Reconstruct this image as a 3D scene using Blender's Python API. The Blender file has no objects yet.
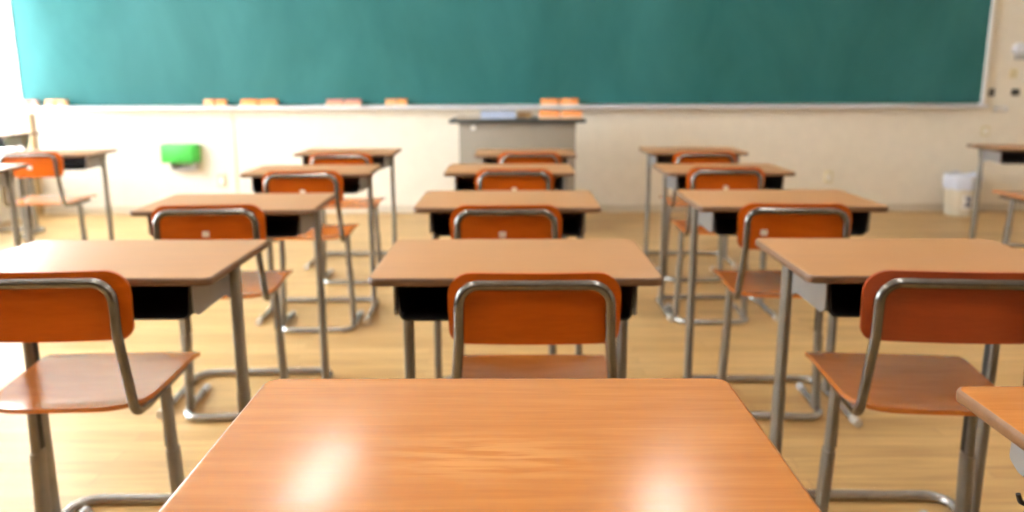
import bpy, bmesh, math, random
from mathutils import Vector, Matrix

sc = bpy.context.scene
COL = sc.collection
PI = math.pi
random.seed(7)

# ------------------------------------------------------------------ materials
def new_mat(name):
    m = bpy.data.materials.new(name)
    m.use_nodes = True
    nt = m.node_tree
    return m, nt, nt.nodes['Principled BSDF']

def plain(name, col, rough=0.5, metal=0.0, spec=0.5, coat=0.0, bump=0.0, vary=0.0, scale=30):
    m, nt, b = new_mat(name)
    b.inputs['Base Color'].default_value = (*col, 1)
    b.inputs['Roughness'].default_value = rough
    b.inputs['Metallic'].default_value = metal
    b.inputs['Specular IOR Level'].default_value = spec
    b.inputs['Coat Weight'].default_value = coat
    if bump or vary:
        tc = nt.nodes.new('ShaderNodeTexCoord')
        n = nt.nodes.new('ShaderNodeTexNoise')
        n.inputs['Scale'].default_value = scale
        n.inputs['Detail'].default_value = 5
        nt.links.new(tc.outputs['Object'], n.inputs['Vector'])
        if vary:
            r = nt.nodes.new('ShaderNodeValToRGB')
            r.color_ramp.elements[0].position = .3
            r.color_ramp.elements[1].position = .7
            r.color_ramp.elements[0].color = (*[c*(1-vary) for c in col], 1)
            r.color_ramp.elements[1].color = (*[min(1, c*(1+vary)) for c in col], 1)
            nt.links.new(n.outputs['Fac'], r.inputs['Fac'])
            nt.links.new(r.outputs['Color'], b.inputs['Base Color'])
        if bump:
            bp = nt.nodes.new('ShaderNodeBump')
            bp.inputs['Strength'].default_value = bump
            bp.inputs['Distance'].default_value = .002
            nt.links.new(n.outputs['Fac'], bp.inputs['Height'])
            nt.links.new(bp.outputs['Normal'], b.inputs['Normal'])
    return m

def wood(name, dark, mid, light, rough=.3, stretch=(2.0, 34.0, 34.0), coat=.0, worn=None, spec=.5, rvary=.06):
    """straight-grained wood, the grain running along local x"""
    m, nt, b = new_mat(name)
    L = nt.links.new
    tc = nt.nodes.new('ShaderNodeTexCoord')
    oi = nt.nodes.new('ShaderNodeObjectInfo')
    mul = nt.nodes.new('ShaderNodeMath'); mul.operation = 'MULTIPLY'; mul.inputs[1].default_value = 37.0
    L(oi.outputs['Random'], mul.inputs[0])
    mp = nt.nodes.new('ShaderNodeMapping')
    mp.inputs['Scale'].default_value = stretch
    L(tc.outputs['Object'], mp.inputs['Vector'])
    n1 = nt.nodes.new('ShaderNodeTexNoise'); n1.noise_dimensions = '4D'
    n1.inputs['Scale'].default_value = 1.6; n1.inputs['Detail'].default_value = 6; n1.inputs['Roughness'].default_value = .62
    L(mp.outputs['Vector'], n1.inputs['Vector']); L(mul.outputs[0], n1.inputs['W'])
    n2 = nt.nodes.new('ShaderNodeTexNoise'); n2.noise_dimensions = '4D'
    n2.inputs['Scale'].default_value = 8.0; n2.inputs['Detail'].default_value = 3
    L(mp.outputs['Vector'], n2.inputs['Vector']); L(mul.outputs[0], n2.inputs['W'])
    mx = nt.nodes.new('ShaderNodeMix'); mx.data_type = 'FLOAT'; mx.inputs[0].default_value = .3
    L(n1.outputs['Fac'], mx.inputs[2]); L(n2.outputs['Fac'], mx.inputs[3])
    r = nt.nodes.new('ShaderNodeValToRGB')
    e = r.color_ramp.elements
    e[0].position = .34; e[0].color = (*dark, 1)
    e[1].position = .66; e[1].color = (*light, 1)
    k = e.new(.5); k.color = (*mid, 1)
    L(mx.outputs[0], r.inputs['Fac'])
    out = r.outputs['Color']
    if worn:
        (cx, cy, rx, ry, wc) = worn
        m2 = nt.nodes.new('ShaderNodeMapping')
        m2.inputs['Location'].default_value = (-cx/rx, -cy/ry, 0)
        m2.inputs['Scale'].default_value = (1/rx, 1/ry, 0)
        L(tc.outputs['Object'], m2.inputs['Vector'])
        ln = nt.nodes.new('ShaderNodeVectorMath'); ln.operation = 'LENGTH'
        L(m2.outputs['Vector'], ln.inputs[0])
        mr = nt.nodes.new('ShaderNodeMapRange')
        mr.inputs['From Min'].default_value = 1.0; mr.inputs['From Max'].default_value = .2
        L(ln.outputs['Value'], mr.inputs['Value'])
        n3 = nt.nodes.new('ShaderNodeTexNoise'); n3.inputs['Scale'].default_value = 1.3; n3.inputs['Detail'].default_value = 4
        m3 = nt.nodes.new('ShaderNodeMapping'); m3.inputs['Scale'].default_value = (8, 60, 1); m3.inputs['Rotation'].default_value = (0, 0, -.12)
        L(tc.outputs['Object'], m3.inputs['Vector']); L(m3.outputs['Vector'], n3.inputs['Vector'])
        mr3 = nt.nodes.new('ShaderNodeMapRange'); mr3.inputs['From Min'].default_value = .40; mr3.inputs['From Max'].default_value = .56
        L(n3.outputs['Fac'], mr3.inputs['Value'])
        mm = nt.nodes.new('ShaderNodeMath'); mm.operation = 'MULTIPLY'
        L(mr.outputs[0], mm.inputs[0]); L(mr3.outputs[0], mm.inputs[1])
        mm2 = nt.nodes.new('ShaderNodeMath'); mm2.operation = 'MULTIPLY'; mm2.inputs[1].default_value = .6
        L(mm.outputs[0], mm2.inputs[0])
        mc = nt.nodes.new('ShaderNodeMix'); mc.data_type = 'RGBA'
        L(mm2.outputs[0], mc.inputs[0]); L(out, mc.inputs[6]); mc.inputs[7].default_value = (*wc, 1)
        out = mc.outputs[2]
    L(out, b.inputs['Base Color'])
    mr2 = nt.nodes.new('ShaderNodeMapRange')
    mr2.inputs['To Min'].default_value = rough-rvary; mr2.inputs['To Max'].default_value = rough+rvary
    L(n1.outputs['Fac'], mr2.inputs['Value']); L(mr2.outputs[0], b.inputs['Roughness'])
    b.inputs['Coat Weight'].default_value = coat
    b.inputs['Coat Roughness'].default_value = .12
    b.inputs['Specular IOR Level'].default_value = spec
    return m

M = {}
M['top'] = wood('desk_top_wood', (.325, .155, .054), (.365, .18, .066), (.41, .207, .082), rough=.37)
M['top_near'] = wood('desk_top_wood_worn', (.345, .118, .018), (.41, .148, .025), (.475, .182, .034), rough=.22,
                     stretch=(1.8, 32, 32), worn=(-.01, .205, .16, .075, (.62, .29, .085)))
M['edge'] = wood('desk_edge_wood_shaded', (.105, .052, .024), (.13, .065, .03), (.16, .08, .038), rough=.5)  # edge wood, its colour darkened for the shade on camera-facing sides
M['edge_light'] = wood('desk_edge_light_wood', (.26, .105, .030), (.31, .13, .038), (.36, .16, .05), rough=.42)
M['edge_brown'] = wood('desk_edge_brown_wood', (.13, .055, .018), (.16, .07, .023), (.19, .085, .03), rough=.45)
M['ply'] = wood('chair_plywood', (.37, .066, .002), (.43, .081, .0025), (.475, .095, .0035), rough=.32, spec=.22, stretch=(3, 26, 26))
M['ply_red'] = wood('chair_plywood_red', (.25, .036, .006), (.30, .046, .008), (.35, .058, .010), rough=.36, stretch=(3, 26, 26),
                    worn=(.02, .0, .001, .001, (.3, .03, .008)))
M['seat'] = wood('seat_plywood', (.42, .118, .016), (.49, .145, .021), (.55, .172, .030), rough=.21, coat=.25, stretch=(3, 26, 26))
M['metal'] = plain('grey_painted_steel', (.20, .183, .158), rough=.36, metal=.35, vary=.12, scale=18)
M['metal_light'] = plain('pale_grey_steel', (.27, .265, .26), rough=.36, metal=.25, vary=.06, scale=14)
M['tube'] = plain('chair_steel_tube', (.18, .17, .155), rough=.2, metal=.9, vary=.15, scale=40)
M['floor_tube'] = plain('floor_bar_steel', (.46, .455, .44), rough=.26, metal=.7, vary=.14, scale=30)
M['black'] = plain('black_tray_steel', (.010, .010, .011), rough=.5, vary=.2)
M['slot'] = plain('dark_slot', (.02, .018, .016), rough=.6, vary=.2)
M['rubber'] = plain('pale_rubber', (.62, .58, .50), rough=.55, vary=.1)
M['label'] = plain('white_label', (.85, .82, .78), rough=.6, vary=.03)
M['white'] = plain('white_paint', (.80, .80, .80), rough=.5, vary=.02)
M['alu'] = plain('aluminium', (.70, .72, .75), rough=.35, metal=.5, vary=.05)
M['tray_mat'] = plain('chalk_tray_paint', (.72, .74, .80), rough=.4, vary=.04, scale=6)
M['green'] = plain('green_plastic', (.045, .42, .05), rough=.4, vary=.06, scale=8)
M['grey_plastic'] = plain('grey_plastic', (.42, .41, .40), rough=.5, vary=.05)
M['pod_body'] = plain('grey_podium_body', (.235, .205, .165), rough=.5, vary=.05, scale=5)
M['pod_top'] = plain('dark_podium_top', (.035, .038, .035), rough=.4, vary=.15, scale=12)
M['eraser'] = plain('orange_felt', (.80, .27, .07), rough=.9, vary=.1, scale=60)
M['eraser_light'] = plain('peach_felt', (.82, .38, .16), rough=.9, vary=.1, scale=60)
M['eraser_pink'] = plain('dusty_pink_felt', (.52, .22, .17), rough=.9, vary=.12, scale=60)
M['eraser_base'] = plain('pale_eraser_back', (.78, .50, .30), rough=.7, vary=.06)
M['blue_paper'] = plain('pale_blue_paper', (.40, .46, .60), rough=.7, vary=.06, scale=25)
M['brown_card'] = plain('brown_card', (.34, .21, .10), rough=.7, vary=.1)
M['beige_card'] = plain('beige_card', (.47, .40, .31), rough=.7, vary=.06)
M['dark_plate'] = plain('dark_switch', (.035, .03, .025), rough=.4, vary=.1)
M['cream_plate'] = plain('cream_plate', (.66, .58, .36), rough=.5, vary=.04)
M['bin_body'] = plain('cream_bin_plastic', (.60, .54, .42), rough=.35, vary=.04)
M['bag'] = plain('bluish_white_bag', (.60, .63, .72), rough=.4, bump=.6, vary=.05, scale=30)
M['ink'] = plain('grey_ink', (.16, .16, .20), rough=.6, vary=.15)
M['trim'] = wood('tan_trim_wood', (.36, .25, .12), (.42, .30, .15), (.48, .35, .19), rough=.5, stretch=(34, 34, 2))
M['base'] = plain('baseboard_paint', (.60, .53, .42), rough=.5, vary=.05, scale=4)

def wall_mat(name, col):
    return plain(name, col, rough=.62, bump=.12, vary=.03, scale=9)
M['wall'] = wall_mat('cream_wall_paint', (.80, .74, .63))
M['wall_rear'] = wood('brown_dimming_rear_wall', (.20, .12, .06), (.25, .155, .08), (.30, .19, .10), rough=.5, stretch=(3, 3, 30))  # unseen rear wall, coloured brown to darken what camera-facing surfaces reflect
M['wall_side'] = wall_mat('pale_wall_paint', (.80, .775, .72))
M['ceil'] = plain('white_ceiling_board', (.82, .82, .80), rough=.8, bump=.2, vary=.03, scale=20)

def floor_material():
    m, nt, b = new_mat('varnished_plank_floor')
    L = nt.links.new
    tc = nt.nodes.new('ShaderNodeTexCoord')
    br = nt.nodes.new('ShaderNodeTexBrick')
    br.offset = .37; br.squash = 1
    br.inputs['Scale'].default_value = 1.0
    br.inputs['Brick Width'].default_value = .92
    br.inputs['Row Height'].default_value = .075
    br.inputs['Mortar Size'].default_value = .0016
    br.inputs['Mortar Smooth'].default_value = .3
    br.inputs['Bias'].default_value = -.1
    br.inputs['Color1'].default_value = (.49, .305, .116, 1)
    br.inputs['Color2'].default_value = (.635, .42, .176, 1)
    br.inputs['Mortar'].default_value = (.36, .21, .09, 1)
    L(tc.outputs['Object'], br.inputs['Vector'])
    mp = nt.nodes.new('ShaderNodeMapping'); mp.inputs['Scale'].default_value = (2.2, 30, 1)
    L(tc.outputs['Object'], mp.inputs['Vector'])
    n = nt.nodes.new('ShaderNodeTexNoise'); n.inputs['Scale'].default_value = 1.5; n.inputs['Detail'].default_value = 6
    L(mp.outputs['Vector'], n.inputs['Vector'])
    r = nt.nodes.new('ShaderNodeValToRGB')
    r.color_ramp.elements[0].position = .3; r.color_ramp.elements[0].color = (.74, .70, .66, 1)
    r.color_ramp.elements[1].position = .7; r.color_ramp.elements[1].color = (1.08, 1.08, 1.08, 1)
    L(n.outputs['Fac'], r.inputs['Fac'])
    mx = nt.nodes.new('ShaderNodeMix'); mx.data_type = 'RGBA'; mx.blend_type = 'MULTIPLY'; mx.inputs[0].default_value = 1
    L(br.outputs['Color'], mx.inputs[6]); L(r.outputs['Color'], mx.inputs[7])
    L(mx.outputs[2], b.inputs['Base Color'])
    mr = nt.nodes.new('ShaderNodeMapRange'); mr.inputs['To Min'].default_value = .24; mr.inputs['To Max'].default_value = .42
    L(n.outputs['Fac'], mr.inputs['Value']); L(mr.outputs[0], b.inputs['Roughness'])
    bp = nt.nodes.new('ShaderNodeBump'); bp.inputs['Strength'].default_value = .25; bp.inputs['Distance'].default_value = .001
    L(br.outputs['Fac'], bp.inputs['Height']); bp.invert = True
    L(bp.outputs['Normal'], b.inputs['Normal'])
    return m
M['floor'] = floor_material()

def board_material():
    m, nt, b = new_mat('green_chalkboard')
    L = nt.links.new
    tc = nt.nodes.new('ShaderNodeTexCoord')
    mp = nt.nodes.new('ShaderNodeMapping'); mp.inputs['Scale'].default_value = (1.3, 1, .55)
    mp.inputs['Rotation'].default_value = (0, .25, 0)
    L(tc.outputs['Object'], mp.inputs['Vector'])
    n = nt.nodes.new('ShaderNodeTexNoise'); n.inputs['Scale'].default_value = .9; n.inputs['Detail'].default_value = 7
    n.inputs['Roughness'].default_value = .6; n.inputs['Distortion'].default_value = .5
    L(mp.outputs['Vector'], n.inputs['Vector'])
    r = nt.nodes.new('ShaderNodeValToRGB')
    e = r.color_ramp.elements
    e[0].position = .30; e[0].color = (.012, .092, .089, 1)
    e[1].position = .72; e[1].color = (.028, .142, .140, 1)
    L(n.outputs['Fac'], r.inputs['Fac'])
    L(r.outputs['Color'], b.inputs['Base Color'])
    b.inputs['Roughness'].default_value = .5
    b.inputs['Specular IOR Level'].default_value = .2
    return m
M['board'] = board_material()

def glass_material():
    m = bpy.data.materials.new('window_glass'); m.use_nodes = True
    nt = m.node_tree; nt.nodes.clear()
    o = nt.nodes.new('ShaderNodeOutputMaterial'); t = nt.nodes.new('ShaderNodeBsdfTransparent')
    g = nt.nodes.new('ShaderNodeBsdfGlossy'); g.inputs['Roughness'].default_value = .02
    x = nt.nodes.new('ShaderNodeMixShader')
    x.inputs[0].default_value = .05; nt.links.new(t.outputs[0], x.inputs[1]); nt.links.new(g.outputs[0], x.inputs[2])
    nt.links.new(x.outputs[0], o.inputs['Surface'])
    return m
M['glass'] = glass_material()

def emit(name, col, s):
    m, nt, b = new_mat(name)
    b.inputs['Base Color'].default_value = (.9, .9, .9, 1)
    b.inputs['Emission Color'].default_value = (*col, 1)
    b.inputs['Emission Strength'].default_value = s
    return m
M['lamp'] = emit('fluorescent_tube_glow', (1.0, .96, .91), 76.0)

# ------------------------------------------------------------------ mesh helpers
def obj(name, bm, mats, parent=None, smooth=True, ang=35):
    bmesh.ops.recalc_face_normals(bm, faces=bm.faces[:])
    me = bpy.data.meshes.new(name)
    bm.to_mesh(me); bm.free()
    for m in (mats if isinstance(mats, (list, tuple)) else [mats]):
        me.materials.append(m)
    if smooth:
        me.polygons.foreach_set('use_smooth', [True]*len(me.polygons))
        me.set_sharp_from_angle(angle=math.radians(ang))
    o = bpy.data.objects.new(name, me); COL.objects.link(o)
    if parent: o.parent = parent
    return o

def tag(o, label, cat, group=None):
    o['label'] = label; o['category'] = cat
    if group: o['group'] = group
    return o

def thing(name, label, cat, loc=(0, 0, 0), rz=0, group=None):
    o = bpy.data.objects.new(name, None); COL.objects.link(o)
    o.empty_display_size = .1
    o.location = loc; o.rotation_euler = (0, 0, rz)
    return tag(o, label, cat, group)

def structure(name, bm, mats, parent=None, smooth=False):
    o = obj(name, bm, mats, parent, smooth)
    if not parent: o['kind'] = 'structure'
    return o

def add_box(bm, x0, x1, y0, y1, z0, z1, bev=0, seg=2, mi=0):
    vs = [bm.verts.new(p) for p in ((x0, y0, z0), (x1, y0, z0), (x1, y1, z0), (x0, y1, z0), (x0, y0, z1), (x1, y0, z1), (x1, y1, z1), (x0, y1, z1))]
    fs = [bm.faces.new([vs[i] for i in q]) for q in ((0, 3, 2, 1), (4, 5, 6, 7), (0, 1, 5, 4), (1, 2, 6, 5), (2, 3, 7, 6), (3, 0, 4, 7))]
    for f in fs: f.material_index = mi
    if bev:
        es = list({e for f in fs for e in f.edges})
        bmesh.ops.bevel(bm, geom=es, offset=bev, segments=seg, profile=.5, affect='EDGES', material=mi)

def box(name, dims, mat, parent=None, bev=0, seg=2):
    bm = bmesh.new(); add_box(bm, *dims, bev=bev, seg=seg)
    return obj(name, bm, mat, parent)

def fillet(pts, rad, n=7):
    """polyline with rounded corners; rad one number or one per inner corner"""
    P = [Vector(p) for p in pts]
    out = [P[0]]
    for i in range(1, len(P)-1):
        r = rad if not isinstance(rad, (list, tuple)) else rad[i-1]
        a = (P[i-1]-P[i]).normalized(); b = (P[i+1]-P[i]).normalized()
        th = a.angle(b)
        if r <= 0 or th > PI-.02: out.append(P[i]); continue
        t = r/math.tan(th/2)
        c = P[i]+(a+b).normalized()*(r/math.sin(th/2))
        s = P[i]+a*t; e = P[i]+b*t
        v0 = s-c; v1 = e-c; ax = v0.cross(v1).normalized(); full = v0.angle(v1)
        for k in range(n+1):
            out.append(c+Matrix.Rotation(full*k/n, 3, ax) @ v0)
    out.append(P[-1])
    return out

def add_sweep(bm, pts, rx, ry=None, seg=12, up=(0, 0, 1), cap=True, mi=0, sq=1.0):
    """round or oval tube along a path; rx lies across 'up', ry along it"""
    ry = ry or rx
    P = [Vector(p) for p in pts]; up = Vector(up)
    rings = []; prev = None
    for i, p in enumerate(P):
        t = (P[min(i+1, len(P)-1)]-P[max(i-1, 0)]).normalized()
        if prev is None:
            u = up-t*up.dot(t)
            if u.length < 1e-4: u = Vector((0, 1, 0))-t*t.y
            u.normalize()
        else:
            u = prev-t*prev.dot(t); u.normalize()
        prev = u
        w = t.cross(u)
        ring = []
        for k in range(seg):
            c, s_ = math.cos(2*PI*k/seg), math.sin(2*PI*k/seg)
            ring.append(bm.verts.new(p+w*rx*math.copysign(abs(c)**sq, c)+u*ry*math.copysign(abs(s_)**sq, s_)))
        rings.append(ring)
    for a, b in zip(rings, rings[1:]):
        for k in range(seg):
            f = bm.faces.new((a[k], a[(k+1) % seg], b[(k+1) % seg], b[k])); f.material_index = mi
    if cap:
        for r in (rings[0][::-1], rings[-1]):
            bm.faces.new(r).material_index = mi

def tube(name, pts, rx, mat, parent=None, ry=None, seg=12, up=(0, 0, 1)):
    bm = bmesh.new(); add_sweep(bm, pts, rx, ry, seg, up)
    return obj(name, bm, mat, parent)

def round_rect(x0, x1, y0, y1, r, n=6):
    out = []
    for cx, cy, a0 in ((x1-r, y0+r, -PI/2), (x1-r, y1-r, 0), (x0+r, y1-r, PI/2), (x0+r, y0+r, PI)):
        for k in range(n+1):
            a = a0+PI/2*k/n
            out.append((cx+r*math.cos(a), cy+r*math.sin(a)))
    return out

def add_loft(bm, rings, mis=None, cap0=True, cap1=True, m0=0, m1=0):
    R = [[bm.verts.new(p) for p in ring] for ring in rings]
    n = len(R[0])
    for i, (a, b) in enumerate(zip(R, R[1:])):
        for k in range(n):
            f = bm.faces.new((a[k], a[(k+1) % n], b[(k+1) % n], b[k]))
            f.material_index = mis[i] if mis else 0
    if cap0: bm.faces.new(R[0][::-1]).material_index = m0
    if cap1: bm.faces.new(R[-1]).material_index = m1

def add_lathe(bm, prof, c=(0, 0, 0), seg=28, mi=0):
    rings = [[(c[0]+r*math.cos(2*PI*k/seg), c[1]+r*math.sin(2*PI*k/seg), c[2]+z) for k in range(seg)] for r, z in prof]
    add_loft(bm, rings, mis=[mi]*len(rings), m0=mi, m1=mi)

def add_sheet(bm, fn, nu, nv, th, mi=0):
    """a curved plywood panel: fn(u, v) -> (point, normal); two skins and a rim"""
    A = []; B = []
    for j in range(nv+1):
        ra = []; rb = []
        for i in range(nu+1):
            p, nrm = fn(-1+2*i/nu, j/nv)
            p = Vector(p); nrm = Vector(nrm)
            ra.append(bm.verts.new(p+nrm*th/2)); rb.append(bm.verts.new(p-nrm*th/2))
        A.append(ra); B.append(rb)
    for j in range(nv):
        for i in range(nu):
            bm.faces.new((A[j][i], A[j][i+1], A[j+1][i+1], A[j+1][i])).material_index = mi
            bm.faces.new((B[j][i], B[j+1][i], B[j+1][i+1], B[j][i+1])).material_index = mi
    for j in range(nv):
        for i in (0, nu):
            bm.faces.new((A[j][i], A[j+1][i], B[j+1][i], B[j][i])).material_index = mi
    for i in range(nu):
        for j in (0, nv):
            bm.faces.new((A[j][i], A[j][i+1], B[j][i+1], B[j][i])).material_index = mi

def rows_for(length, r0, r1, n0=7, nm=8, n1=7):
    """parameters along a length with extra rows inside the two corner radii"""
    out = [r0*(1-math.cos(PI/2*k/n0)) for k in range(n0)]
    out += [r0+(length-r0-r1)*k/nm for k in range(nm)]
    out += [length-r1+r1*math.sin(PI/2*k/n1) for k in range(n1+1)]
    return [o/length for o in out]

def corner_half(s, length, w0, w1, r0, r1):
    """half width of a rounded panel at distance s along its length"""
    w = w0+(w1-w0)*s/length
    if s < r0: w -= r0-math.sqrt(max(0, r0*r0-(r0-s)**2))
    if s > length-r1: w -= r1-math.sqrt(max(0, r1*r1-(s-length+r1)**2))
    return w

def dup(src, **kw):
    """copy of a thing with copies of its parts and sub-parts"""
    c = src.copy(); COL.objects.link(c)
    for ch in list(src.children):
        d = ch.copy(); COL.objects.link(d); d.parent = c
        for g in list(ch.children):
            e = g.copy(); COL.objects.link(e); e.parent = d
    return c

# ------------------------------------------------------------------ the room
YF, XL, XR, YB, HC = 7.45, -4.40, 5.05, -2.8, 3.05

bm = bmesh.new(); add_box(bm, XL-.2, XR+.2, YB-.2, YF+.2, -.12, 0); structure('floor', bm, M['floor'])
bm = bmesh.new(); add_box(bm, XL-.2, XR+.2, YB-.2, YF+.2, HC, HC+.12); structure('ceiling', bm, M['ceil'])
bm = bmesh.new(); add_box(bm, XL-.2, XR+.2, YF, YF+.15, 0, HC); structure('wall_front', bm, M['wall'])
bm = bmesh.new(); add_box(bm, XR, XR+.15, YB, YF, 0, HC); structure('wall_right', bm, M['wall'])
bm = bmesh.new(); add_box(bm, XL-.2, XR+.2, YB-.15, YB, 0, HC); structure('wall_back', bm, M['wall_rear'])

# left wall with a row of windows
SILL, HEAD = .55, 2.95
WIN = [(1.6, 2.9), (3.15, 4.5), (4.75, 6.0), (6.7, 7.44)]
bm = bmesh.new()
add_box(bm, XL-.18, XL, YB, YF, 0, SILL)
add_box(bm, XL-.18, XL, YB, YF, HEAD, HC)
ys = [YB]+[v for w in WIN for v in w]+[YF]
for a, b in zip(ys[0::2], ys[1::2]): add_box(bm, XL-.18, XL, a, b, SILL, HEAD)
structure('wall_left', bm, M['wall_side'])
for i, (a, b) in enumerate(WIN):
    bm = bmesh.new()
    x0, x1 = XL-.12, XL-.06
    for q in ((a, a+.04), (b-.025, b)) + (() if b-a < 1 else (((a+b)/2-.03, (a+b)/2+.03),)):
        add_box(bm, x0, x1, q[0], q[1], SILL, HEAD, bev=.004)
    for q in ((SILL, SILL+.05), (HEAD-.05, HEAD), (2.1, 2.15)):
        add_box(bm, x0+.003, x1-.003, a, b, q[0], q[1], bev=.004)
    w = structure('window_%d' % (i+1), bm, M['white'])
    bm = bmesh.new(); add_box(bm, XL-.092, XL-.088, a+.04, b-.04, SILL+.04, HEAD-.04)
    obj('pane', bm, M['glass'], w, smooth=False)
    bm = bmesh.new(); add_box(bm, XL-.06, XL+.05, a-.03, b+.03, SILL-.03, SILL, bev=.006)
    obj('sill', bm, M['white'], w)

# skirting, corner post, panel joints
bm = bmesh.new(); add_box(bm, XL+.16, XR, YF-.014, YF, 0, .075, bev=.004); structure('baseboard_front', bm, M['base'])
bm = bmesh.new(); add_box(bm, XR-.014, XR, YB, YF-.014, 0, .075, bev=.004); structure('baseboard_right', bm, M['base'])
bm = bmesh.new(); add_box(bm, XL+.03, XL+.115, YF-.05, YF, 0, .925, bev=.006); structure('trim_1', bm, M['trim'])
bm = bmesh.new(); add_box(bm, -2.483, -2.467, YF-.006, YF, .075, .93, bev=.002); structure('trim_2', bm, M['cream_plate'])

# ------------------------------------------------------------------ blackboard
BX0, BX1, BZ0, BZ1 = -4.335, 4.33, 1.0, 2.2
bb = thing('blackboard', 'long dark green chalkboard across the front wall', 'blackboard', ((BX0+BX1)/2, YF, BZ0))
hw = (BX1-BX0)/2
bm = bmesh.new(); add_box(bm, -hw, hw, -.035, -.002, 0, BZ1-BZ0)
obj('writing_surface', bm, M['board'], bb, smooth=False)
bm = bmesh.new()
add_box(bm, -hw-.035, -hw, -.05, -.002, -.012, BZ1-BZ0+.035, bev=.005)
add_box(bm, hw, hw+.035, -.05, -.002, -.012, BZ1-BZ0+.035, bev=.005)
add_box(bm, -hw, hw, -.05, -.002, BZ1-BZ0, BZ1-BZ0+.035, bev=.005)
obj('frame', bm, M['white'], bb)
bm = bmesh.new()   # shallow shelf with a lip
prof = [(-.002, -.0125), (-.002, -.03), (-.125, -.04), (-.135, -.034), (-.137, -.014), (-.131, -.0105), (-.127, -.013), (-.118, -.0135), (-.05, -.0125)]
add_loft(bm, [[(x, p[0], p[1]) for p in prof] for x in (-hw-.02, hw+.02)])
o = obj('chalk_tray', bm, M['tray_mat']); o.location = bb.location
tag(o, 'long white chalk tray under the lower edge of the chalkboard', 'chalk tray')
TRAY_Z = BZ0-.0118

# ------------------------------------------------------------------ chalk erasers
def eraser(x, y, z, w, label, mat, group):
    t = thing('chalk_eraser', label, 'eraser', (x, y, z), 0, group)
    w -= .010
    bm = bmesh.new(); add_box(bm, -w/2, w/2, -.026, .026, .0, .025, bev=.004); obj('felt_pad', bm, M['eraser_base'], t)
    bm = bmesh.new()
    o = round_rect(-w/2, w/2, -.027, .027, .008, 3)
    add_loft(bm, [[(a, b, .0245) for a, b in o], [(a, b, .050) for a, b in o], [(a*.985, b*.93, .057) for a, b in o], [(a*.95, b*.8, .060) for a, b in o]])
    obj('grip', bm, mat, t)
    return t
YE = YF-.085
G = 'chalk erasers on the chalk tray'
for x, w, lab, m in [
    (-4.275, .072, 'pink chalk eraser at the far left end of the chalk tray', 'eraser_pink'),
    (-4.200, .072, 'pink chalk eraser second from the far left end of the chalk tray', 'eraser_pink'),
    (-4.055, .095, 'peach chalk eraser, left one of the pair above the corner wall post', 'eraser_light'),
    (-3.955, .095, 'peach chalk eraser, right one of the pair above the corner wall post', 'eraser_light'),
    (-2.640, .100, 'pale peach chalk eraser on the tray, up and right of the green wall box', 'eraser_light'),
    (-2.535, .100, 'orange chalk eraser just left of the vertical wall joint', 'eraser'),
    (-2.280, .165, 'long orange chalk eraser just right of the vertical wall joint', 'eraser'),
    (-2.110, .165, 'long orange chalk eraser, right half of the long pair beside the wall joint', 'eraser'),
    (-1.520, .155, 'dusty pink long chalk eraser, left one of the dull pair on the tray', 'eraser_pink'),
    (-1.358, .155, 'dusty pink long chalk eraser, right one of the dull pair on the tray', 'eraser_pink'),
    (-1.020, .098, 'pale peach chalk eraser, left one of the short pair left of the podium', 'eraser_light'),
    (-.918, .098, 'orange chalk eraser, right one of the short pair left of the podium', 'eraser'),
    (.408, .172, 'orange chalk eraser on the tray behind the podium, left of two', 'eraser'),
    (.584, .172, 'orange chalk eraser on the tray behind the podium, right of two', 'eraser')]:
    eraser(x, YE, TRAY_Z, w, lab, M[m], G)

# ------------------------------------------------------------------ podium
px, py, pw, pd, ph = .100, 6.30, .905, .55, .885
pod = thing('podium', 'grey teacher podium with a dark slab top below the chalkboard', 'podium', (px, py, 0))
bm = bmesh.new()
add_box(bm, -pw/2, pw/2, .0, .02, .03, ph, bev=.003)
obj('front_panel', bm, M['pod_body'], pod)
for s in (-1, 1):
    bm = bmesh.new(); add_box(bm, s*(pw/2)-(.024 if s > 0 else 0), s*(pw/2)+(.024 if s < 0 else 0), .0205, pd, .03, ph, bev=.003)
    obj('side_panel', bm, M['pod_body'], pod)
bm = bmesh.new(); add_box(bm, -pw/2+.025, pw/2-.025, .021, pd-.02, .42, .44); obj('shelf', bm, M['pod_body'], pod)
bm = bmesh.new(); add_box(bm, -pw/2-.004, pw/2+.004, -.004, pd, 0, .03, bev=.004); obj('plinth', bm, M['pod_top'], pod)
bm = bmesh.new(); add_box(bm, -.53, .53, -.04, pd+.03, ph, ph+.028, bev=.008, seg=3); obj('top', bm, M['pod_top'], pod)
bm = bmesh.new(); add_box(bm, -.358, -.325, -.006, .001, ph-.05, ph-.02, bev=.002)
o = obj('label_plate', bm, M['label'], pod); o['label'] = 'small white sticker at the top left of the podium front'
ZP = ph+.028
G2 = 'chalk erasers on the podium'
eraser(.352, 6.38, ZP, .170, 'orange chalk eraser lying on the podium top, left of two', M['eraser'], G2)
eraser(.526, 6.38, ZP, .170, 'orange chalk eraser lying on the podium top, right of two', M['eraser'], G2)
def book(name, x, y, z, w, d, h, cover, label, cat):
    t = thing(name, label, cat, (x, y, z))
    bm = bmesh.new(); add_box(bm, -w/2+.004, w/2-.004, -d/2+.004, d/2-.004, .003, h-.003); obj('pages', bm, M['label'], t)
    bm = bmesh.new(); add_box(bm, -w/2, w/2, -d/2, d/2, 0, .003); add_box(bm, -w/2, w/2, -d/2, d/2, h-.003, h); add_box(bm, -w/2, w/2, -d/2-.003, -d/2, 0, h)
    obj('cover', bm, cover, t, smooth=False)
book('ring_binder', -.050, 6.55, ZP, .28, .22, .055, M['blue_paper'], 'pale blue binder lying flat in the middle of the podium top', 'binder')
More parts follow.
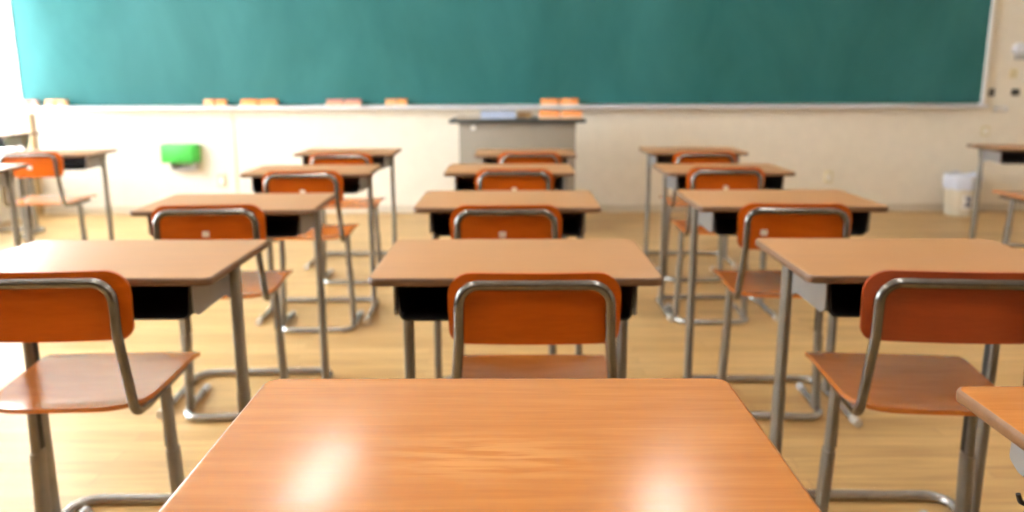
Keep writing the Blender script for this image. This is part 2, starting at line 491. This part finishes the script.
book('book', -.285, 6.56, ZP, .19, .2, .03, M['beige_card'], 'beige book lying at the left side of the podium top', 'book')
t = thing('chalk_box', 'small brown chalk box on the podium beside the blue binder', 'box', (.158, 6.52, ZP))
bm = bmesh.new(); add_box(bm, -.055, .055, -.04, .04, 0, .04, bev=.003); obj('box_base', bm, M['brown_card'], t)
bm = bmesh.new(); add_box(bm, -.057, .057, -.042, .042, .0305, .047, bev=.003); obj('lid', bm, M['brown_card'], t)

# ------------------------------------------------------------------ wall fittings
t = thing('wall_box', 'bright green box fixed low on the front wall with a grey holder below', 'box', (-2.955, YF, .57))
bm = bmesh.new(); add_box(bm, -.148, .148, -.14, -.002, -.082, .085, bev=.012, seg=3); obj('casing', bm, M['green'], t)
bm = bmesh.new(); add_box(bm, -.08, .145, -.10, -.002, -.155, -.142, bev=.003); add_box(bm, -.08, -.068, -.10, -.002, -.142, -.0825); add_box(bm, .133, .145, -.10, -.002, -.142, -.0825)
obj('holder', bm, M['grey_plastic'], t)
bm = bmesh.new(); add_box(bm, .1485, .165, -.11, -.002, -.08, .08, bev=.004); obj('side_hinge', bm, M['green'], t)

def plate(name, x, z, w, h, mat, label, cat, inner=None, d=.012):
    t = thing(name, label, cat, (x, YF, z))
    bm = bmesh.new(); add_box(bm, -w/2, w/2, -d, -.001, -h/2, h/2, bev=.003); obj('plate', bm, mat, t)
    if inner:
        bm = bmesh.new(); add_box(bm, -w*.28, w*.28, -d-.007, -d, -h*.3, h*.3, bev=.002); obj(inner[0], bm, inner[1], t)
    return t
plate('light_switch', 4.442, 1.095, .05, .07, M['dark_plate'], 'dark wall switch right beside the lower right corner of the chalkboard', 'switch', ('rocker', M['dark_plate']))
plate('light_switch', 4.66, 1.095, .075, .06, M['dark_plate'], 'dark wall switch at the right edge of the photo', 'switch', ('rocker', M['dark_plate']))
plate('notice_card', 4.62, 1.262, .07, .08, M['cream_plate'], 'small yellowish card above the dark wall switch at the right edge', 'card')
plate('wall_outlet', -2.616, .311, .075, .115, M['cream_plate'], 'cream wall outlet below and right of the green wall box', 'outlet', ('socket', M['label']))
plate('wall_outlet', 3.009, .325, .075, .115, M['cream_plate'], 'cream wall outlet low on the wall left of the waste bin', 'outlet', ('socket', M['label']))
plate('wall_outlet', 4.426, .745, .07, .09, M['cream_plate'], 'small pale wall plate below the right end of the chalk tray', 'outlet', ('socket', M['label']))
plate('wall_outlet', 4.54, .944, .13, .05, M['tray_mat'], 'bluish white wall plate just under the dark switches', 'outlet', ('socket', M['label']))
t = thing('wall_fitting', 'bluish white rounded fitting high at the right edge of the front wall', 'wall fitting', (4.68, YF, 1.48))
bm = bmesh.new()
o_ = round_rect(-.10, .10, -.05, .05, .04, 5)
add_loft(bm, [[(a, -.002, b) for a, b in o_], [(a, -.05, b) for a, b in o_], [(a*.9, -.065, b*.8) for a, b in o_]]); obj('casing', bm, M['tray_mat'], t)
bm = bmesh.new(); add_box(bm, -.07, .05, -.03, -.002, -.10, -.051, bev=.004); obj('bracket', bm, M['grey_plastic'], t)

# waste bin
t = thing('waste_bin', 'cream waste bin with a white bag folded over its rim against the front wall', 'bin', (4.14, 7.22, 0))
bm = bmesh.new(); add_lathe(bm, [(.115, 0), (.122, .006), (.14, .31), (.146, .315), (.146, .325), (.138, .325), (.118, .012)]); obj('body', bm, M['bin_body'], t)
bm = bmesh.new()
rings = []
for r, z in [(.142, .245), (.151, .247), (.155, .30), (.158, .345), (.150, .372), (.128, .38), (.118, .34), (.105, .20)]:
    rings.append([((r+.006*math.sin(7*a)+.004*math.sin(13*a+z*30))*math.cos(a), (r+.006*math.sin(7*a)+.004*math.sin(13*a+z*30))*math.sin(a), z+(.010*math.sin(5*a) if z > .3 else .006*math.sin(9*a)))
                  for a in [2*PI*k/40 for k in range(40)]])
add_loft(bm, rings); obj('bag_liner', bm, M['bag'], t)
bm = bmesh.new()
ar = [-PI/2-.40+.85*k/8 for k in range(9)]
lo = [[((.126+.02*z/.3+.0015)*math.cos(a), (.126+.02*z/.3+.0015)*math.sin(a), z) for a in ar] for z in (.07, .20)]
A_ = [[bm.verts.new(p) for p in r] for r in lo]
for k in range(8): bm.faces.new((A_[0][k], A_[0][k+1], A_[1][k+1], A_[1][k]))
sk = obj('sticker', bm, M['label'], t)
bm = bmesh.new()
for (za, zb, a0, a1) in [(.165, .19, .30, .75), (.12, .165, .40, .68), (.09, .12, .28, .78)]:
    aa = [-PI/2-.55+a0+(a1-a0)*k/4 for k in range(5)]
    R_ = [[bm.verts.new(((.126+.02*z/.3+.003)*math.cos(a), (.126+.02*z/.3+.003)*math.sin(a), z)) for a in aa] for z in (za, zb)]
    for k in range(4): bm.faces.new((R_[0][k], R_[0][k+1], R_[1][k+1], R_[1][k]))
obj('printed_mark', bm, M['ink'], sk)

# ------------------------------------------------------------------ student desk
DW, DD, DH = .634, .447, .76
LX, LY = .270, .285
LB = .427           # the rear floor bar
def make_desk():
    t = thing('student_desk', 'x', 'desk', group='wooden student desks')
    # top: rounded slab; edge band is another wood, with shade put into its colour
    bm = bmesh.new()
    n = 7
    def ring(inset, z):
        return [(x, y, z) for x, y in round_rect(-DW/2+inset, DW/2-inset, inset, DD-inset, .022-inset*.6, n)]
    add_loft(bm, [ring(.004, DH-.0188), ring(.001, DH-.0176), ring(0, DH-.015), ring(0, DH-.005), ring(.0012, DH-.0020), ring(.004, DH-.0004), ring(.007, DH)],
             mis=[1, 1, 1, 1, 1, 0], m0=1, m1=0)
    obj('tabletop', bm, [M['top'], M['edge']], t, ang=50)
    # black open book tray under the top
    zt, zb = DH-.019, DH-.103
    def section(off, y):
        wt, wb = .2605-off, .2545-off
        z0 = zb+off
        pts = [(-wt, zt)]
        r = .018-off*.6
        for k in range(7):
            a = PI+PI/2*k/6; pts.append((-wb+r+r*math.cos(a), z0+r+r*math.sin(a)))
        for k in range(7):
            a = -PI/2+PI/2*k/6; pts.append((wb-r+r*math.cos(a), z0+r+r*math.sin(a)))
        pts.append((wt, zt))
        return [(x, y, z) for x, z in pts]
    bm = bmesh.new()
    rings = [section(.004, .36), section(.004, .036), section(.0035, .030), section(.0, .030), section(0, .368)]
    R = [[bm.verts.new(p) for p in r] for r in rings]
    for a, b in zip(R, R[1:]):
        for k in range(len(a)-1): bm.faces.new((a[k], a[k+1], b[k+1], b[k]))
    bm.faces.new(R[0]); bm.faces.new(R[-1])
    for i in range(len(R)-1):
        pass
    obj('book_tray', bm, M['black'], t)
    for s in (-1, 1):
        # pale side plate joining tray and leg
        bm = bmesh.new()
        prof = fillet([(q, z, 0) for q, z in ((.0305, DH-.019), (.0305, DH-.088), (.055, DH-.0985), (.23, DH-.097), (.262, DH-.115), (.312, DH-.115), (.330, DH-.080), (.345, DH-.019))],
                      [.012, .015, .05, .02, .012, .03], 4)
        P2 = [(v.x, v.y) for v in prof]
        add_loft(bm, [[(s*.2612, y, z) for y, z in P2], [(s*.2650, y, z) for y, z in P2]])
        obj('side_plate', bm, M['metal_light'], t)
        # oval leg: upper tube in a lower sleeve
        lg = bmesh.new(); add_sweep(lg, [(s*LX, LY, DH-.019), (s*LX, LY, .36)], .0120, .0235, 20, up=(0, 1, 0), sq=.72)
        leg = obj('leg', lg, M['metal'], t)
        lg = bmesh.new(); add_sweep(lg, [(s*LX, LY, .402), (s*LX, LY, .40), (s*LX, LY, .012)], .0138, .0258, 20, up=(0, 1, 0), sq=.72)
        obj('leg_sleeve', lg, M['metal'], leg)
        sl = bmesh.new()
        add_box(sl, s*(LX-.0124)-.0009, s*(LX-.0124)+.0009, LY-.009, LY+.009, .41, .63, bev=.0008, seg=1)
        obj('height_slot', sl, M['slot'], leg)
    fr = fillet([(-LX, -.0, .0145), (-LX, LB, .0145), (LX, LB, .0145), (LX, -.0, .0145)], .06, 8)
    frame = tube('floor_frame', fr, .0145, M['floor_tube'], t)
    for s in (-1, 1):
        bm = bmesh.new(); add_sweep(bm, [(s*LX, -.012, .0150), (s*LX, -.009, .0150), (s*LX, .035, .0150)], .0150, .0150, 14)
        obj('rubber_tip', bm, M['rubber'], frame)
    return t

# ------------------------------------------------------------------ school chair
BW2, BZa, BZb = .183, .645, .800
SY0, SY1, SZ = .008, .395, .490
def make_chair():
    t = thing('school_chair', 'x', 'chair', group='orange plywood school chairs')
    hb = BZb-BZa
    tb = rows_for(hb, .03, .052)
    def back(u, v):
        s = tb[round(v*(len(tb)-1))]*hb
        w = corner_half(s, hb, BW2-.004, BW2, .03, .052)
        x = u*w; k = x/BW2
        # centre bows toward the rear, upper edge leans back
        y = .010-.004*(s/hb)+.012*k*k
        n = Vector((-.024*k/BW2, 1, .004/hb)).normalized()
        return (x, y, BZa+s), n
    bm = bmesh.new(); add_sheet(bm, back, 22, len(tb)-1, .010)
    obj('backrest', bm, M['ply'], t, ang=50)
    ls = SY1-SY0
    ts = rows_for(ls, .10, .03)
    def seat(u, v):
        s = ts[round(v*(len(ts)-1))]*ls
        w = corner_half(s, ls, .176, .193, .10, .03)
        x = u*w; k = x/.193; q = s/ls
        dish = -.011*(1-k*k)*min(1, q/.15, (1-q)/.12)
        roll = -.016*max(0, (q-.78)/.22)**2
        z = SZ+dish+roll+.012*q-.003
        return (x, SY0+s, z), Vector((-.11*k*min(1, q/.15, (1-q)/.12), -.02, 1)).normalized()
    bm = bmesh.new(); add_sheet(bm, seat, 22, len(ts)-1, .011)
    st = obj('seat', bm, M['seat'], t, ang=50)
    bm = bmesh.new()
    for x in (-.11, .11):
        add_lathe(bm, [(.0005, 0), (.006, 0), (.006, .0018), (.0005, .0022)], (x, .31, SZ-.0015), 12)
    obj('screw', bm, M['slot'], st)
    # one bent tube: runs under the seat, up behind the backrest, across, down again
    zt = BZb-.021
    yb = -.0145
    pts = [(-.155, SY1-.05, SZ-.026), (-.160, .110, SZ-.026), (-.172, .0, SZ-.008), (-.1575, yb, BZa+.02), (-.156, yb, zt),
           (.156, yb, zt), (.1575, yb, BZa+.02), (.172, .0, SZ-.008), (.160, .110, SZ-.026), (.155, SY1-.05, SZ-.026)]
    path = fillet(pts, [.05, .036, .2, .042, .042, .2, .036, .05], 8)
    bm = bmesh.new(); add_sweep(bm, path, .0112, seg=14)
    obj('back_frame', bm, M['tube'], t)
    LYc = .205
    for s in (-1, 1):
        bm = bmesh.new(); add_sweep(bm, [(s*.159, LYc, SZ-.026), (s*.164, LYc, .25)], .0112, .0195, 20, up=(0, 1, 0), sq=.72)
        leg = obj('leg', bm, M['metal'], t)
        bm = bmesh.new(); add_sweep(bm, [(s*.1635, LYc, .302), (s*.1635, LYc, .30), (s*.174, LYc, .014)], .0138, .0240, 20, up=(0, 1, 0), sq=.72)
        obj('leg_sleeve', bm, M['metal'], leg)
        bm = bmesh.new(); add_box(bm, s*.1495-.001, s*.1495+.001, LYc-.009, LYc+.009, .310, .445, bev=.0006, seg=1)
        obj('height_slot', bm, M['slot'], leg)
    fr = fillet([(-.176, .405, .0145), (-.176, .118, .0145), (.176, .118, .0145), (.176, .405, .0145)], .06, 8)
    frame = tube('floor_frame', fr, .0145, M['floor_tube'], t)
    for s in (-1, 1):
        bm = bmesh.new(); add_sweep(bm, [(s*.176, .37, .0150), (s*.176, .422, .0150), (s*.176, .425, .0150)], .0150, .0150, 14)
        obj('rubber_tip', bm, M['grey_plastic'], frame)
    return t

desk0 = make_desk()
chair0 = make_chair()
used = set()
def place(src, label, x, y, rz=0, z=0.0):
    o = src if src.name not in used else dup(src)
    used.add(src.name)
    o.location = (x, y, z); o.rotation_euler = (0, 0, rz)
    o['label'] = label
    return o
def part(o, stem):
    return [c for c in o.children if c.name.split('.')[0] == stem]

# desks: (label, x, front edge y, turn, height change)
DESKS = [
 ('B', 'wooden student desk right behind the nearest desk, centre column', .022, 1.661, -.012, .020),
 ('C', 'wooden student desk third from the camera in the centre column', .008, 2.662, -.012, .019),
 ('D', 'wooden student desk fourth from the camera in the centre column', .022, 3.852, -.010, .006),
 ('E', 'wooden student desk farthest in the centre column, right before the podium', .130, 4.962, 0, -.006),
 ('LB', 'wooden student desk with a shiny-seated chair at the left edge', -.958, 1.707, -.008, .013),
 ('LC', 'wooden student desk second from the camera in the left column', -.980, 2.758, .03, -.002),
 ('LD', 'wooden student desk third from the camera in the left column', -.968, 3.895, .018, 0),
 ('LE', 'wooden student desk farthest in the left column, against the white wall', -1.028, 5.134, -.015, -.010),
 ('RB', 'wooden student desk in front of the red-brown chair at right', .984, 1.704, -.03, .010),
 ('RC', 'wooden student desk second from the camera in the right column', .967, 2.644, -.02, .021),
 ('RD', 'wooden student desk third from the camera in the right column', 1.109, 3.913, -.010, -.003),
 ('RE', 'wooden student desk farthest in the right column', 1.230, 5.103, -.02, -.006),
 ('RA', 'wooden student desk cut off at the lower right corner of the photo', .982, 1.076, PI-.03, 0),
 ('LLE', 'wooden student desk far left below the pink erasers, with an orange chair', -2.915, 5.091, .10, -.006),
 ('LLD', 'wooden student desk mostly cut off by the left edge', -2.92, 4.063, .12, -.008),
 ('LLF', 'wooden student desk tucked into the corner by the windows', -4.07, 6.18, 0, .05),
 ('RRE', 'wooden student desk at the right edge near the waste bin', 3.600, 5.35, -.11, -.012),
 ('A', 'nearest wooden student desk with a glossy orange top filling the foreground', -.017, .603, -.012, .029),
]
D = {}
for k, lab, x, y, rz, dz in DESKS:
    D[k] = o = place(desk0, lab, x, y, rz)
    if True:     # the taller and lower settings of the telescopic legs
        for st in ('tabletop', 'book_tray', 'side_plate', 'leg'):
            for c in part(o, st):
                c.location.z = dz
                for g in c.children:
                    if g.name.startswith('leg_sleeve'): g.location.z = -dz
for k in ('A', 'RA'):
    c = part(D[k], 'tabletop')[0]
    c.data = c.data.copy()
    c.data.materials[0] = M['top_near'] if k == 'A' else M['top_near']
    c.data.materials[1] = M['edge_light'] if k == 'A' else M['edge_brown']
    if k == 'RA': c.scale.x = 1.08       # a wider top

for c in part(D['RA'], 'side_plate'): c.location.z -= .010
# a bent wire hook under the tray of the corner desk
bm = bmesh.new()
add_sweep(bm, fillet([(.246, .075, DH-.090), (.246, .075, DH-.138), (.252, .075, DH-.150), (.270, .075, DH-.142), (.274, .075, DH-.130)], [.008, .008, .008], 5), .0035, seg=8)
obj('bag_hook', bm, M['slot'], D['RA'])

# chairs: (label, x, y of the backrest, turn, white sticker)
CHAIRS = [
 ('B', 'orange school chair at centre, its whole back seen over the nearest desk', .061, 1.617, -.01, 0),
 ('C', 'orange school chair with a white sticker, second from the camera in the centre column', .004, 2.57, 0, -.012),
 ('D', 'orange school chair third from the camera in the centre column', .044, 3.70, 0, 0.0),
 ('E', 'orange school chair just before the podium, only the top of its back showing', .142, 4.62, 0, None),
 ('LB', 'orange school chair nearest at left with a shiny seat', -.982, 1.650, .04, None),
 ('LC', 'orange school chair second from the camera in the left column, white sticker on its back', -.972, 2.60, .07, -.008),
 ('LD', 'orange school chair third from the camera in the left column', -.918, 3.64, .03, .0),
 ('LE', 'orange school chair farthest in the left column', -.935, 4.60, .0, None),
 ('RC', 'orange school chair second from the camera in the right column, sticker left of centre', .948, 2.58, -.09, -.098),
 ('RD', 'orange school chair third from the camera in the right column', 1.035, 3.74, -.04, 0.0),
 ('RE', 'orange school chair farthest in the right column', 1.150, 4.62, -.02, None),
 ('LLE', 'orange school chair at the far left in front of the white window wall', -2.80, 4.78, .03, -.005),
 ('RRE', 'school chair at the right edge, only its seat and leg showing', 3.36, 4.80, 0, None),
 ('RB', 'red-brown school chair nearest at right with a dull worn seat', .938, 1.612, -.10, None),
]
C_ = {}
for k, lab, x, y, rz, stick in CHAIRS:
    C_[k] = o = place(chair0, lab, x, y, rz)
    if stick is not None and k != 'B':
        bm = bmesh.new()
        oo = round_rect(-.011, .011, -.0095, .0095, .003, 3)
        add_loft(bm, [[(a+stick, .001, b+.704) for a, b in oo], [(a+stick, .0045, b+.704) for a, b in oo]])
        bk = part(o, 'backrest')[0]
        s = obj('sticker', bm, M['label'], bk); s['label'] = 'small white sticker'
bk = part(C_['RB'], 'backrest')[0]; bk.data = bk.data.copy(); bk.data.materials[0] = M['ply_red']

# ------------------------------------------------------------------ ceiling lights (two rows)
G3 = 'fluorescent ceiling lights'
names = [('left', -1.19), ('right', 1.16)]
spots = [('above the nearest desk', .25), ('above the middle desks', 2.35), ('nearest the chalkboard', 4.45)]
first = None
for side, x in names:
    for where, y in spots:
        lab = 'white ceiling light in the %s row, the one %s' % (side, where)
        if first is None:
            first = o = thing('ceiling_light', lab, 'light', (x, y, HC), 0, G3)
            bm = bmesh.new(); prof = [(-.14, 0), (.14, 0), (.11, -.05), (-.11, -.05)]
            add_loft(bm, [[(a, q, b) for a, b in prof] for q in (-.65, .65)]); obj('housing', bm, M['white'], o, smooth=False)
            for s in (-1, 1):
                tube('fluorescent_tube', [(s*.06, -.6, -.072), (s*.06, .6, -.072)], .016, M['lamp'], o)
        else:
            o = dup(first); o.location = (x, y, HC); o['label'] = lab

# ------------------------------------------------------------------ daylight
w = bpy.data.worlds.new('overcast_sky'); sc.world = w; w.use_nodes = True
bg = w.node_tree.nodes['Background']
bg.inputs['Color'].default_value = (.88, .95, 1.0, 1)
bg.inputs['Strength'].default_value = 36.0

# ------------------------------------------------------------------ camera
cam = bpy.data.cameras.new('camera'); co = bpy.data.objects.new('camera', cam); COL.objects.link(co)
F, PITCH, ROLL, YAW, HCAM = 804.72, .2114, .0024, .0088, 1.185
cam.sensor_width = 36; cam.sensor_fit = 'HORIZONTAL'; cam.lens = F/1024*36
m = Matrix.Rotation(-YAW, 4, 'Z') @ Matrix.Rotation(PI/2-PITCH, 4, 'X') @ Matrix.Rotation(-ROLL, 4, 'Z')
co.matrix_world = Matrix.Translation((0, 0, HCAM)) @ m
cam.clip_start = .02
cam.dof.use_dof = True; cam.dof.focus_distance = .95; cam.dof.aperture_fstop = 3.7
sc.camera = co

sc.view_settings.view_transform = 'Standard'
sc.view_settings.look = 'None'
sc.view_settings.gamma = 1
sc.view_settings.use_curve_mapping = False
sc.view_settings.exposure = -0.56
sc.cycles.use_denoising = True
sc.cycles.max_bounces = 10
sc.cycles.diffuse_bounces = 6
